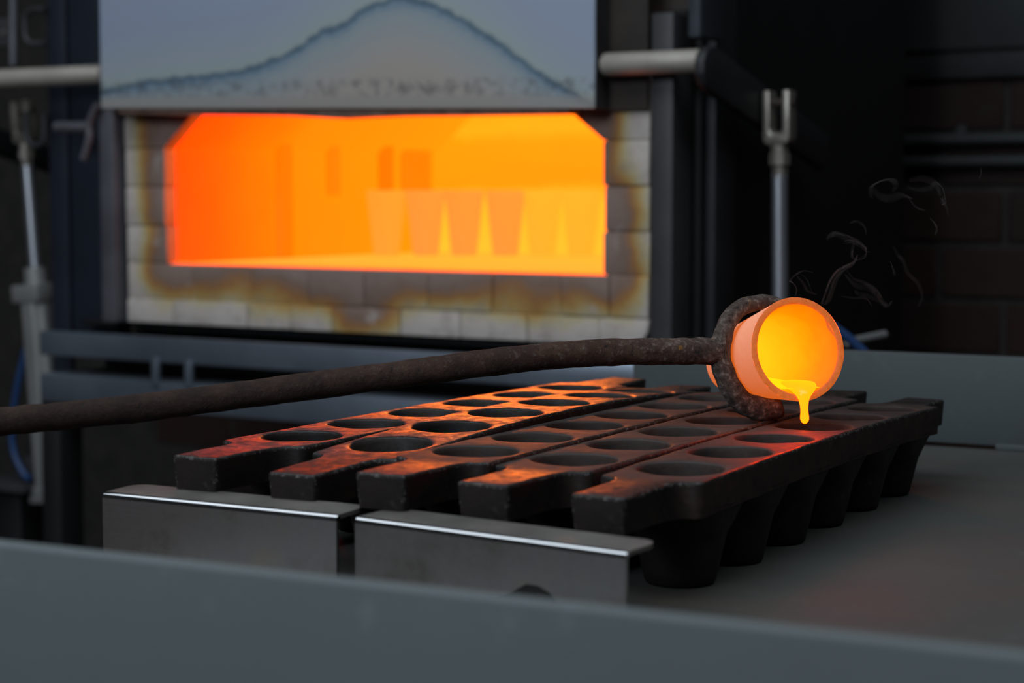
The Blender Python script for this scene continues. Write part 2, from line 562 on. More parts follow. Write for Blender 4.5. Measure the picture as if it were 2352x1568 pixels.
def mould_plate(z0, tilt, bow, seed):
    bm = bmesh.new()
    NC = 12
    prof = [(HR + 0.0048, 0.0), (HR + 0.0026, -0.0004), (HR + 0.0008, -0.0016), (HR - 0.0004, -0.0040), (HR - 0.0022, -0.010),
            (0.0255, -0.030), (0.0205, -0.055), (0.0175, -0.066), (0.0125, -0.0705), (0.006, -0.072)]
    for k in range(6):
        c = (k - 2.5) * PITCH
        rings = []
        bnd = []
        for side in range(4):
            for i in range(NC):
                t = -1 + 2 * i / NC
                p = [(1, t), (-t, 1), (-1, -t), (t, -1)][side]
                bnd.append((c + p[0] * PITCH / 2, p[1] * MW / 2))
        n = len(bnd)
        rings.append([bm.verts.new((x, y, 0)) for x, y in bnd])
        for (r, z) in prof:
            ring = []
            for i in range(n):
                a = -math.pi / 4 + 2 * math.pi * i / n
                jit = 1 + (0.010 * noise.noise(Vector((c * 40 + seed * 9, math.cos(a) * 1.7, math.sin(a) * 1.7))) if r > 0.02 else 0)
                ring.append(bm.verts.new((c + r * jit * math.cos(a), r * jit * math.sin(a), z)))
            rings.append(ring)
        for A, B in zip(rings, rings[1:]):
            for i in range(n):
                j = (i + 1) % n
                bm.faces.new((A[i], A[j], B[j], B[i]))
        bm.faces.new(rings[-1])
    for sg in (-1, 1):
        ss = [S_CELL, S_END - 0.007, S_END - 0.0045, S_END - 0.002, S_END - 0.0004, S_END]
        ss += [S_END + 0.020 * q for q in (0.03, 0.12, 0.28, 0.5, 0.75, 1.0)]
        ss += [S_END + 0.020 + (S_TIP - S_END - 0.020) * q for q in (0.2, 0.4, 0.6, 0.8, 1.0)]
        ss = sorted(set(ss))
        rows = []
        for s in ss:
            h = half_w(s)
            rows.append([bm.verts.new((sg * s, h * (-1 + 2 * i / NC), 0)) for i in range(NC + 1)])
        for A, B in zip(rows, rows[1:]):
            for i in range(NC):
                bm.faces.new((A[i], A[i + 1], B[i + 1], B[i]))
    bmesh.ops.remove_doubles(bm, verts=bm.verts, dist=0.00008)
    bmesh.ops.recalc_face_normals(bm, faces=bm.faces)
    outer = [e for e in bm.edges if len(e.link_faces) == 1]
    ex = bmesh.ops.extrude_edge_only(bm, edges=outer)
    nv = [g for g in ex['geom'] if isinstance(g, bmesh.types.BMVert)]
    for v in nv:
        v.co.z -= PT
        v.co.y *= 0.985 if abs(v.co.x) < S_END + 0.01 else 0.92
        if abs(v.co.x) > S_TIP - 0.001: v.co.x *= 0.994
    be = [g for g in ex['geom'] if isinstance(g, bmesh.types.BMEdge) and all(v in nv for v in g.verts)]
    bmesh.ops.edgeloop_fill(bm, edges=be)
    bev = list(outer)
    for v in list({v for e in outer for v in e.verts}):
        if abs(abs(v.co.x) - S_TIP) < 1e-5 and abs(abs(v.co.y) - half_w(S_TIP)) < 1e-5:
            bev += [e for e in v.link_edges if abs(e.verts[0].co.z - e.verts[1].co.z) > 0.01]
    bmesh.ops.bevel(bm, geom=list(set(bev)), offset=0.0026, segments=3, profile=0.55, affect='EDGES', material=1)
    for v in bm.verts:
        s = v.co.x
        nz = noise.noise(Vector((s * 34 + seed * 5, v.co.y * 34, v.co.z * 34)))
        ny = noise.noise(Vector((s * 90 + seed * 7, v.co.y * 20, v.co.z * 90 + 3)))
        e_ = max(0.0, abs(s) - S_END)
        q_ = min(abs(s), S_END)
        v.co.z += z0 + tilt * s + bow * (q_ * q_ + e_ * S_END) + 0.0006 * nz
        v.co.y += 0.0006 * ny
    return bm


def mould_cup(k, z_top, z_bot):
    """outer wall of one cup: a squarish skirt under the plate that turns round towards the foot."""
    bm = bmesh.new()
    zt = z_top - PT + 0.003
    H = zt - z_bot
    rings = []
    N = 48
    for i in range(14):
        q = (i / 13) ** 1.15
        z = zt - (H - 0.003) * q
        ry = 0.0393 - (0.0393 - 0.0262) * q
        fl = max(0.0, 1 - q / 0.42)
        rx = ry + 0.0085 * fl ** 2.2
        n_ = 2.0 + 3.2 * fl
        ring = []
        for j in range(N):
            a = 2 * math.pi * j / N
            c_, s_ = math.cos(a), math.sin(a)
            ring.append(bm.verts.new(((k - 2.5) * PITCH + rx * math.copysign(abs(c_) ** (2 / n_), c_), ry * math.copysign(abs(s_) ** (2 / n_), s_), z)))
        rings.append(ring)
    for r, z in ((0.0250, z_bot + 0.0010), (0.0230, z_bot)):
        rings.append([bm.verts.new(((k - 2.5) * PITCH + r * math.cos(2 * math.pi * j / N), r * math.sin(2 * math.pi * j / N), z)) for j in range(N)])
    for A, B in zip(rings, rings[1:]):
        for j in range(N): bm.faces.new((A[j], B[j], B[(j + 1) % N], A[(j + 1) % N]))
    bm.faces.new(rings[0])
    bm.faces.new(rings[-1])
    return bm


BARS = [(-0.0543, 1.7678, -0.1956, 0.4988, -0.0069, -0.0202), (0.0166, 1.7283, -0.1907, 0.4833, -0.0035, -0.1137),
        (0.0834, 1.6826, -0.1969, 0.4837, -0.0093, -0.0183), (0.1605, 1.6539, -0.1984, 0.5004, -0.0043, -0.0156),
        (0.2347, 1.6221, -0.1996, 0.4924, -0.0068, -0.0427)]
BLAB = ['cast iron six-cup mould glowing orange, farthest left and nearest the furnace',
        'bowed cast iron six-cup mould, second from the left, standing higher than its right neighbour',
        'middle one of the five cast iron six-cup moulds in the row',
        'cast iron six-cup mould lying under the lower end of the tongs ring',
        'cast iron six-cup mould at the right end, its cup feet showing, receiving the pour']
for b, (x0, y0, z0, yaw, tl, bw) in enumerate(BARS):
    rt = empty('casting_mould', (x0, y0, TZ), math.pi / 2 - yaw)
    tag(rt, BLAB[b], 'mould', 'five cast iron moulds set side by side on the table')
    zz = ZC + z0 - TZ
    mp_ = link('mould_plate', mould_plate(zz, tl, bw, b), (M_IRON, M_IRON, M_IRON_D1, M_IRON_D2, M_IRON_D2)[b], rt, smooth=38)
    mp_.data.materials.append(M_EDGE)
    for k in range(6):
        sk = (k - 2.5) * PITCH
        link('cup', mould_cup(k, zz + tl * sk + bw * sk * sk, 0.0), M_IRON, rt, smooth=50)

# ------------------------------------------------------------------ bent stainless brackets in front of the moulds
BZ = ZC - 0.222


def bracket(name, pl, pr, label, notch=None, flange=0.040):
    A, B = at_z(*pl, BZ), at_z(*pr, BZ)
    L = (B - A).length
    ang = math.atan2(B.y - A.y, B.x - A.x)
    rt = empty(name, (A.x, A.y, TZ), ang)
    tag(rt, label, 'bracket', 'two bent stainless brackets standing in front of the moulds')
    H, th, R = BZ - TZ, 0.003, 0.0042
    # upright sheet
    bm = bmesh.new()
    out = [(0, 0), (L, 0), (L, H - R), (0, H - R)]

    def loop(pts):
        vs = [bm.verts.new((p[0], 0, p[1])) for p in pts]
        return [bm.edges.new((vs[i], vs[(i + 1) % len(vs)])) for i in range(len(vs))]
    es = loop(out)
    if notch: es += loop(notch(L, H))
    bmesh.ops.triangle_fill(bm, edges=es, use_beauty=True)
    bmesh.ops.solidify(bm, geom=bm.faces[:], thickness=th)
    for v in bm.verts:
        v.co.y = 0.0 if abs(v.co.y) < th / 2 else th
    link('front_sheet', bm, M_STEEL, rt)
    # bend and flange: profile swept along the length
    bm = bmesh.new()
    prof = []
    for i in range(9):
        a = math.pi / 2 * i / 8
        prof.append((R - R * math.cos(a), H - R + R * math.sin(a)))
    inner = [(R - (R - th) * math.cos(math.pi / 2 * i / 8), H - R + (R - th) * math.sin(math.pi / 2 * i / 8)) for i in range(8, -1, -1)]
    bm_prism(bm, prof + inner, 'x', 0, L)
    link('bend', bm, M_BEND, rt, smooth=40)
    c = 0.012
    poly = [(0, R), (L, R), (L, flange - c)]
    poly += [(L - c + c * math.cos(a), flange - c + c * math.sin(a)) for a in (0.4, 0.8, 1.2, math.pi / 2)]
    poly += [(c, flange)] + [(c - c * math.sin(a), flange - c + c * math.cos(a)) for a in (0.4, 0.8, 1.2, math.pi / 2)]
    fl_ = prism('flange', poly, 'z', H - th, H, M_FLANGE, rt)
    for v in fl_.data.vertices: v.co.z += (v.co.y - R) * 0.035        # bent a touch past square
    return rt


bracket('steel_bracket', (235, 1130), (772, 1183), 'bent stainless bracket on the left, ending below the second mould')


def arch(L, H):
    k = L / 0.222
    pts = [(0.098 * k, 0.012), (0.176 * k, 0.010)]
    for q in (0.1, 0.3, 0.5, 0.7, 0.9):
        a = math.pi * q * 0.62
        pts.append((0.150 * k + 0.0255 * k * math.cos(a), 0.012 + 0.0215 * math.sin(a)))
    pts += [(0.133 * k, 0.026), (0.118 * k, 0.0215), (0.101 * k, 0.020)]
    return pts


bracket('steel_bracket', (815, 1187), (1437, 1268), 'bent stainless bracket on the right, with an arched cut-out in its front', arch)

# ------------------------------------------------------------------ tilted crucible, its melt and the pouring tongs
CY = 1.662
RC = at_y(1834, 801.5, CY)                               # centre of the mouth
vd = (RC - Vector((0, 0, ZC))).normalized()
rt_ = vd.cross(Vector((0, 0, 1))).normalized()
up_ = rt_.cross(vd)
off = math.radians(29.8)
tilt = math.radians(13)
AX = (-vd * math.cos(off) + (rt_ * math.cos(tilt) + up_ * math.sin(tilt)) * math.sin(off)).normalized()   # out of the mouth
PXM = CY / F_PX * 1.013
R_OUT, R_IN, C_LEN = 119 * PXM, 103.5 * PXM, 0.122
zq = AX
yq = (Vector((0, 0, 1)) - zq * zq.z).normalized()        # up, across the mouth
xq = yq.cross(zq)
MC = Matrix(((xq.x, yq.x, zq.x, RC.x), (xq.y, yq.y, zq.y, RC.y), (xq.z, yq.z, zq.z, RC.z), (0, 0, 0, 1)))

crucible = empty('crucible', RC)
crucible.matrix_world = MC
tag(crucible, 'glowing orange clay crucible tipped in the tongs, pouring its melt', 'crucible')


def m_crucible_shell():
    t = NT('hot_clay')
    v = t.coords()
    f = t.noise(v, 260, 4)
    c = t.ramp(f, [(0.3, (0.42, 0.36, 0.27)), (0.7, (0.50, 0.42, 0.32))])
    return t.set(col=c, ecol=(1.0, 0.165, 0.012), estr=0.62, rough=0.85, norm=t.bump(f, 0.15, 0.0006))


def m_rim():
    t = NT('hot_broken_clay_rim')
    v = t.coords()
    f = t.noise(v, 150, 5, 0.7)
    e = t.ramp(f, [(0.3, (0.70, 0.13, 0.012)), (0.7, (1.0, 0.21, 0.028))])
    return t.set(col=(0.07, 0.04, 0.025), ecol=e, estr=0.62, rough=0.9, norm=t.bump(f, 0.5, 0.0012))


def m_inside():
    t = NT('glowing_crucible_inside')
    v = t.coords()
    sep = t.n('SeparateXYZ')
    t.l(v, sep.inputs[0])
    # cooler near the mouth, hotter towards the bottom
    f = t.math('ADD', t.math('MULTIPLY', sep.outputs['Z'], -8.6), t.math('MULTIPLY', t.math('SUBTRACT', t.noise(v, 60, 5), 0.5), 0.22))
    x = t.ramp(f, [(0.0, (1.0, 0.021, 0.0)), (0.22, (1.0, 0.031, 0.0)), (0.52, (1.0, 0.050, 0.0004)), (0.95, (1.0, 0.068, 0.0009))])
    return t.set(col=(0.02, 0.01, 0.005), ecol=x, estr=9.0, rough=0.8)


M_SHELL, M_RIMC, M_INS = m_crucible_shell(), m_rim(), m_inside()
M_MELT = m_emit('molten_glass_metal', (9.0, 0.57, 0.004), 1.0, (0.02, 0.01, 0.005))
M_MELT.node_tree.nodes['Principled BSDF'].inputs['Roughness'].default_value = 0.25
R_BASE = 0.0285


def r_out(d):
    return R_OUT + (R_BASE - R_OUT) * (d / C_LEN)


def chip(r, z, a):
    # broken edge: small nicks all round and one large chip at the upper right
    n_ = noise.noise(Vector((math.cos(a) * 9, math.sin(a) * 9, 2.0)))
    d = (a - math.radians(28) + math.pi) % (2 * math.pi) - math.pi
    return n_, math.exp(-(d / 0.17) ** 2)


bm = bmesh.new()
prof = [(R_OUT, -0.0008)] + [(r_out(d), -d) for d in (0.006, 0.015, 0.03, 0.05, 0.07, 0.09, 0.105, 0.114)]
prof += [(R_BASE - 0.0005, -C_LEN + 0.003), (R_BASE - 0.004, -C_LEN), (0, -C_LEN)]
bm_lathe(bm, prof, 96)
link('shell', bm, M_SHELL, crucible, smooth=50)
bm = bmesh.new()
prof = [(R_OUT, -0.0008), (R_OUT - 0.0006, 0.0), (R_OUT - 0.002, 0.0003), (R_IN + 0.002, 0.0003), (R_IN + 0.0005, -0.0003), (R_IN, -0.0015)]
bm_lathe(bm, prof, 140)
for v in bm.verts:
    a = math.atan2(v.co.y, v.co.x)
    n_, ch = chip(0, 0, a)
    r = math.hypot(v.co.x, v.co.y)
    q = (r - R_IN) / (R_OUT - R_IN)
    v.co.z += 0.0005 * n_ - 0.0030 * ch * max(0, 1 - q)
    k = 1 - 0.050 * ch * (1 - q) - 0.016 * ch * q + 0.004 * n_ * q + 0.006 * noise.noise(Vector((a * 14, 1, 5))) * q
    v.co.x *= k
    v.co.y *= k
link('broken_rim', bm, M_RIMC, crucible, smooth=60)
bm = bmesh.new()
prof = [(R_IN, -0.0015)] + [(r_out(d) - (R_OUT - R_IN), -d) for d in (0.01, 0.03, 0.06, 0.09, 0.108)] + [(0.012, -0.115), (0, -0.1155)]
bm_lathe(bm, prof, 72)
link('glowing_lining', bm, M_INS, crucible, smooth=50)

# the melt: a shallow pool on the lower wall running to the lip, then a drop-ended stream into the mould
melt = empty('molten_pour', RC)
tag(melt, 'bright yellow molten stream ending in a drop below the crucible lip', 'melt')
Zdn = Vector((0, 0, -1))
lipx = (at_y(1845, 905, CY) - RC).dot(xq)                 # the low point is a little right of the axis
LV0 = -math.sqrt(R_IN ** 2 - 0.0195 ** 2)
slope = AX.z / math.sqrt(1 - AX.z ** 2)                    # a level surface climbs this much per metre into the tilted cup
bm = bmesh.new()
rows = []
for i in range(16):
    d = 0.0005 + 0.108 * (i / 15) ** 1.3
    rin = r_out(d) - (R_OUT - R_IN) - 0.0003
    lvl = LV0 + slope * d
    hw = math.sqrt(max(1e-9, rin * rin - lvl * lvl))
    row = []
    for j in range(17):
        q = -1 + 2 * j / 16
        row.append(bm.verts.new(MC @ Vector((hw * q + lipx * 0.7 * (1 - q * q) * max(0, 1 - d / 0.03), lvl, -d)) - RC))
    rows.append(row)
for A, B in zip(rows, rows[1:]):
    for j in range(16): bm.faces.new((A[j], A[j + 1], B[j + 1], B[j]))
link('melt_pool', bm, M_MELT, melt, smooth=60)
# tongue over the lip and the falling stream: centre, half width, half thickness
lipY = (RC - yq * R_OUT + AX * 0.004).y
lipI = (RC - yq * R_IN).y
ST = []
for (py, hw, cx, dy, th_) in ((874, 38, 1829, 0.016, 0.0012), (880, 41, 1833, 0.011, 0.0026), (887, 36, 1839, 0.006, 0.0036), (894, 28.5, 1843.5, 0.002, 0.0042), (901, 21.5, 1845.0, -0.0015, 0.0044)):
    ST.append((at_y(cx, py, lipI + dy), hw * PXM, th_))
for (py, hw, cx) in ((909, 16.0, 1845.5), (917, 12.0, 1846.0), (926, 9.8, 1846.8), (936, 9.0, 1847.3), (945, 8.8, 1847.6), (952, 9.5, 1847.8), (958, 10.4, 1848.0), (963.5, 10.0, 1848.2), (968.5, 7.8, 1848.2), (971.8, 4.4, 1848.2)):
    ST.append((at_y(cx, py, lipY), hw * PXM, max(0.0034, hw * PXM * 0.95) if py < 960 else hw * PXM * 0.95))
bm = bmesh.new()
NS = 32
rings = []
for i, (c, w, th_) in enumerate(ST):
    tg = (ST[min(i + 1, len(ST) - 1)][0] - ST[max(i - 1, 0)][0]).normalized()
    e2 = tg.cross(rt_).normalized()
    rings.append([bm.verts.new(c - RC + rt_ * w * math.cos(2 * math.pi * k / NS) + e2 * th_ * math.sin(2 * math.pi * k / NS)) for k in range(NS)])
for A, B in zip(rings, rings[1:]):
    for k in range(NS): bm.faces.new((A[k], A[(k + 1) % NS], B[(k + 1) % NS], B[k]))
bm.faces.new(rings[0])
tipv = bm.verts.new(at_y(1848.2, 973.3, lipY) - RC)
for k in range(NS): bm.faces.new((rings[-1][k], rings[-1][(k + 1) % NS], tipv))
o = link('stream', bm, M_MELT, melt, smooth=60)
sd = o.modifiers.new('smooth', 'SUBSURF')
sd.levels = sd.render_levels = 1

# tongs
tongs = empty('pouring_tongs', at_z(1700, 990, TZ + 0.09))
tongs.location = (0, 0, 0)
tag(tongs, 'rusty scaled iron pouring rod with a hooked ring around the crucible', 'tongs')
D_RING = 0.050
RP = RC - AX * D_RING
ring_px = [(1806, 714), (1786, 701), (1765, 695), (1741, 696), (1714, 701.5), (1689, 717), (1670, 744), (1658, 779), (1655, 816), (1662, 853), (1675, 884), (1694, 911), (1718, 930), (1746, 939), (1772, 939), (1792, 933)]
rp = [on_plane(x, y, RP, AX) for x, y in ring_px]
dr = (RP.y) / F_PX * 1.01
rpc = catmull(rp, 6)


def ring_r(f):
    if f < 0.55: return dr * (16.5 + 7.5 * (f / 0.55) ** 1.6)
    return dr * (24.0 + 3.5 * min(1, (f - 0.55) / 0.3)) * (1 if f < 0.96 else 1 - 0.35 * ((f - 0.96) / 0.04) ** 2)


bm = bmesh.new()
bm_tube(bm, rpc, ring_r, 24, rough=0.0013)
bmesh.ops.bevel(bm, geom=[e for f in bm.faces if len(f.verts) > 4 for e in f.edges], offset=0.004, segments=3, affect='EDGES')
link('ring_hook', bm, M_ROD, tongs, smooth=70)
YR = on_plane(1650, 806, RP, AX).y
rod_px = [(-1300, 1092), (-700, 1032), (-350, 1000), (0, 968), (200, 950), (400, 927), (600, 901), (800, 875), (1000, 849), (1150, 829), (1300, 814), (1420, 808), (1540, 807), (1650, 806)]
rod = [at_y(x, y, YR - 0.24 * max(0, (1640 - x) / 1640)) for x, y in rod_px]
rc = catmull(rod, 8)
rw = YR / F_PX * 30.5
bm = bmesh.new()
bm_tube(bm, rc, lambda f: 0.5 * (rc[0].y + (YR - rc[0].y) * f + YR) / F_PX * 31.3 * (1.0 + 0.012 * math.sin(f * 40)), 28, rough=0.0010)
link('handle_rod', bm, M_ROD, tongs, smooth=70)
# weld where the rod meets the ring
bm = bmesh.new()
wp = [at_y(1612, 806.5, YR - 0.001), at_y(1628, 806.5, YR - 0.001), at_y(1642, 806, YR), at_y(1654, 806, YR), at_y(1664, 806, YR)]
wr = [30.5, 34, 42, 46, 38]
bm_tube(bm, catmull(wp, 4), lambda f: YR / F_PX * (wr[0] + (46 - 30.5) * min(1, f * 1.3) ** 2 * (1 if f < 0.85 else 0.9)), 24, rough=0.0026, flat=0.62)
link('weld', bm, M_ROD, tongs, smooth=70)

# ------------------------------------------------------------------ the furnace
furn = empty('assay_furnace', FO, -FYAW)
tag(furn, 'assay furnace with a stained firebrick mouth open on its glowing chamber', 'furnace')
OPEN_L, OPEN_B, OPEN_C, OPEN_T = -0.8965, ZC - 0.1285, ZC + 0.076, ZC + 0.150
FR_L, FR_R, FR_B = -0.993, 0.081, ZC - 0.2365


def m_firebrick():
    t = NT('heat_stained_firebrick')
    v = t.coords(furn)
    oi = t.n('ObjectInfo')
    sep = t.n('SeparateXYZ')
    t.l(v, sep.inputs[0])
    # distance from the mouth
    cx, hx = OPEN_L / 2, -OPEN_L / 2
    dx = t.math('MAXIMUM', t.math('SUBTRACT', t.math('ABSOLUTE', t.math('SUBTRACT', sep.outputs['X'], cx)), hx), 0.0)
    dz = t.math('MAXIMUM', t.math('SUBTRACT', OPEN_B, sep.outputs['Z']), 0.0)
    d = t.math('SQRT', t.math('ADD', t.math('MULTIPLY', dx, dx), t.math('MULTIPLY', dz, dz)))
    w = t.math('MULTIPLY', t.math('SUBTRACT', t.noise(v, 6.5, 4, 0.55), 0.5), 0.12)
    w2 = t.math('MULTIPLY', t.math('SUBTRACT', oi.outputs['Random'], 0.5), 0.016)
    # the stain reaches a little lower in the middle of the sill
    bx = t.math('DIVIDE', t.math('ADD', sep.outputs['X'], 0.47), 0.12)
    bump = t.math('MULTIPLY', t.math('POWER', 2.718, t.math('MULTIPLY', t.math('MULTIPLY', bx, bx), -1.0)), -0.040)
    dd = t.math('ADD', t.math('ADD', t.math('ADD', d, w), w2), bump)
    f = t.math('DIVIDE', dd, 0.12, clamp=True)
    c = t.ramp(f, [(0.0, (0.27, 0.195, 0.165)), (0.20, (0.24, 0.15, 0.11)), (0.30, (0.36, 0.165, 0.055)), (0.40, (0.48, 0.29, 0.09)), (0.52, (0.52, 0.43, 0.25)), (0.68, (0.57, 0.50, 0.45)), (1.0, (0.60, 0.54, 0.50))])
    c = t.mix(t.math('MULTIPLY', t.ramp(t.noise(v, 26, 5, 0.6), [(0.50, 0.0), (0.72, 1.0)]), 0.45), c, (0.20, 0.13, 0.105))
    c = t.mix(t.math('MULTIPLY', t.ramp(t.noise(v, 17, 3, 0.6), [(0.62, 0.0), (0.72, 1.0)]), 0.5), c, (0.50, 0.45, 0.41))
    return t.set(col=c, rough=0.9, norm=t.bump(t.noise(v, 70, 5), 0.35, 0.003))


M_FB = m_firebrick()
BD = 0.030                                                # brick depth into the furnace


def fbrick(x0, x1, z0, z1, y=0.0, cut=None):
    g = 0.0009
    bm = bmesh.new()
    dy = random.uniform(-0.0025, 0.0025)
    if cut is None:
        bm_box(bm, x0 + g, x1 - g, y + dy, y + BD, z0 + g, z1 - g, 0.0022, 2)
    else:
        bm_prism(bm, cut, 'y', y + dy, y + BD, 0.003)
    link('firebrick', bm, M_FB, furn, smooth=40)


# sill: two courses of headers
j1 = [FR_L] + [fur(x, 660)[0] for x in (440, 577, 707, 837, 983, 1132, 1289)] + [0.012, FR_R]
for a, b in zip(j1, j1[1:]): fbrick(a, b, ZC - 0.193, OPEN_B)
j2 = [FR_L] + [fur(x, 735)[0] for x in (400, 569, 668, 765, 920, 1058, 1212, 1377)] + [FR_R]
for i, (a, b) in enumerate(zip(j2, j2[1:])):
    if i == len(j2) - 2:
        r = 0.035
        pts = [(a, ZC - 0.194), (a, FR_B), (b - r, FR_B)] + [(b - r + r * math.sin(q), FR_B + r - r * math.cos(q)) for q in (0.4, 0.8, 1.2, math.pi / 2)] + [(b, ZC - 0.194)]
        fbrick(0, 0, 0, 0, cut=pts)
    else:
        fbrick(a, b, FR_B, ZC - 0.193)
# jambs
zs = [OPEN_B, ZC - 0.062, ZC + 0.007, OPEN_C]
for (xa, xb) in ((FR_L, OPEN_L), (0.0, FR_R)):
    for i, (a, b) in enumerate(zip(zs, zs[1:])):
        e = random.uniform(-0.002, 0.002)
        fbrick(xa + (0 if xa < -0.5 else e), xb + (e if xa < -0.5 else 0), a, b)
# skewed corner bricks over the jambs
fbrick(0, 0, 0, 0, cut=[(FR_L, OPEN_C), (OPEN_L, OPEN_C), (OPEN_L + 0.072, OPEN_T - 0.012), (OPEN_L + 0.072, OPEN_T + 0.02), (FR_L, OPEN_T + 0.02)])
fbrick(0, 0, 0, 0, cut=[(FR_R, OPEN_C), (0.0, OPEN_C), (-0.072, OPEN_T - 0.020), (-0.072, OPEN_T + 0.02), (FR_R, OPEN_T + 0.02)])

# mortar between the bricks
box('mortar', FR_L + 0.002, FR_R - 0.004, 0.0035, BD - 0.001, FR_B + 0.038, OPEN_B - 0.0045, M_FB, furn)
box('mortar', FR_L + 0.002, OPEN_L - 0.0045, 0.0035, BD - 0.001, OPEN_B - 0.01, OPEN_C, M_FB, furn)
box('mortar', 0.0045, FR_R - 0.002, 0.0035, BD - 0.001, OPEN_B - 0.01, OPEN_C, M_FB, furn)

# chamber: glowing walls, hearth and roof
CH_L, CH_R, CH_D = OPEN_L + 0.0, 0.06, 0.828
HOT = 2.8                                                 # red of the glow; only red runs past what the picture can show
M_LW = m_emit('hot_side_wall', None, 1.0, (0.012, 0.006, 0.003), ('Y', 0.0, 0.95, [(0.0, (HOT, 0.070, 0.0)), (0.14, (HOT, 0.115, 0.0)), (0.30, (HOT, 0.20, 0.0)), (0.36, (HOT, 0.25, 0.001)), (1.0, (HOT, 0.34, 0.003))]), furn, 0.10, 7)
M_RIB = m_emit('hot_rib', (HOT, 0.185, 0.0), 1.0, (0.012, 0.006, 0.003))
M_RIB2 = m_emit('hot_rib_dull', (HOT, 0.215, 0.001), 1.0, (0.012, 0.006, 0.003))
M_BW = m_emit('hot_back_wall', None, 1.0, (0.012, 0.006, 0.003), ('Z', ZC - 0.15, ZC + 0.20, [(0.0, (HOT, 0.56, 0.03)), (0.36, (HOT, 0.52, 0.02)), (0.47, (HOT, 0.33, 0.003)), (0.72, (HOT, 0.35, 0.003)), (0.80, (HOT, 0.44, 0.008)), (1.0, (HOT, 0.36, 0.003))]), furn, 0.12, 9)
M_HEARTH = m_emit('hot_hearth', None, 1.0, (0.012, 0.006, 0.003), ('Y', 0.0, 0.5, [(0.0, (HOT, 0.20, 0.003)), (0.08, (HOT, 0.34, 0.02)), (0.3, (HOT, 0.40, 0.03)), (1.0, (HOT, 0.44, 0.03))]), furn, 0.12, 14)
M_ROOF = m_emit('hot_roof', None, 1.0, (0.012, 0.006, 0.003), ('X', CH_L, CH_R, [(0.0, (HOT, 0.11, 0.0)), (0.3, (HOT, 0.30, 0.0)), (1.0, (HOT, 0.40, 0.01))]), furn, 0.1, 9)
ZR = ZC + 0.24
CUT_L, CUT_R = (OPEN_L + 0.072, OPEN_T - 0.012), (-0.072, OPEN_T - 0.020)
box('chamber_side_wall', CH_L - 0.03, CH_L, BD + 0.001, CH_D, OPEN_B - 0.03, OPEN_C, M_LW, furn)
sl = (CUT_L[1] - OPEN_C) / 0.072
prism('chamber_haunch', [(CH_L - 0.03, OPEN_C), (CH_L, OPEN_C), (CH_L + (ZR - OPEN_C) / sl, ZR), (CH_L - 0.03, ZR)], 'y', BD + 0.001, CH_D, M_LW, furn)
box('chamber_side_wall', CH_R, CH_R + 0.02, BD + 0.013, CH_D, OPEN_B - 0.03, ZR, M_LW, furn)
box('chamber_back_wall', CH_L - 0.03, CH_R + 0.02, CH_D, CH_D + 0.02, OPEN_B - 0.03, ZR, M_BW, furn)
box('hearth', CH_L, CH_R, BD + 0.013, CH_D, OPEN_B - 0.03, OPEN_B - 0.0005, M_HEARTH, furn)
box('hearth_lip', CH_L, -0.001, 0.012, BD + 0.013, OPEN_B - 0.004, OPEN_B + 0.0008, M_HEARTH, furn)
box('chamber_roof', CH_L - 0.03, CH_R, BD + 0.03, CH_D, ZR, ZR + 0.02, M_ROOF, furn)
# dark insulation wrapped round the chamber
M_INSUL = simple('insulation_block', (0.012, 0.011, 0.010), 0.9, 0, 0.3, 10, 0.1)
prism('insulation', [(-0.0005, OPEN_B - 0.06), (0.11, OPEN_B - 0.06), (0.11, ZR + 0.02), (CUT_R[0] - 0.02, ZR + 0.02), (CUT_R[0] - 0.02, CUT_R[1] + 0.012), (-0.0005, OPEN_C + 0.002)], 'y', BD, BD + 0.012, M_INSUL, furn)
box('insulation', CH_R + 0.02, 0.119, BD + 0.012, 0.853, OPEN_B - 0.05, ZR + 0.03, M_INSUL, furn)
box('insulation', CH_L - 0.09, CH_L - 0.031, BD + 0.001, 0.853, OPEN_B - 0.05, ZR + 0.03, M_INSUL, furn)
box('insulation', CH_L - 0.09, 0.119, CH_D + 0.021, 0.853, OPEN_B - 0.05, ZR + 0.03, M_INSUL, furn)
box('insulation', CH_L - 0.09, 0.119, BD + 0.001, 0.853, OPEN_B - 0.10, OPEN_B - 0.031, M_INSUL, furn)
box('insulation', CH_L - 0.09, 0.119, 0.076, 0.853, ZR + 0.021, ZC + 0.50, M_INSUL, furn)
box('lintel', CH_L - 0.02, 0.06, 0.031, 0.075, OPEN_T + 0.0, ZR + 0.021, M_FB, furn)
# ribs standing on the left wall and hanging sheaths
for (L0, L1, w, z0, z1, m) in ((0.300, 0.335, 0.016, OPEN_B, ZR, M_RIB), (0.455, 0.485, 0.014, ZC - 0.01, ZC + 0.12, M_RIB2), (0.625, 0.66, 0.016, ZC + 0.0, ZC + 0.11, M_RIB), (0.70, 0.80, 0.010, ZC - 0.01, ZR, M_RIB2)):
    box('wall_rib', CH_L - 0.004, CH_L + w, L0, L1, z0, z1, m, furn, 0.003)

# glowing rods added out of view under the roof, to throw orange light outside
M_GLOWROD = m_emit('added_glow_rod', (34.0, 7.2, 0.8), 1.0, (0.02, 0.01, 0.01))
for L0 in (0.14, 0.32, 0.50, 0.68):
    bm = bmesh.new()
    bm_tube(bm, [Vector((CH_L + 0.13, L0, ZC + 0.205)), Vector((CH_R - 0.03, L0, ZC + 0.205))], 0.014, 14)
    link('added_glow_rod', bm, M_GLOWROD, furn, smooth=50)

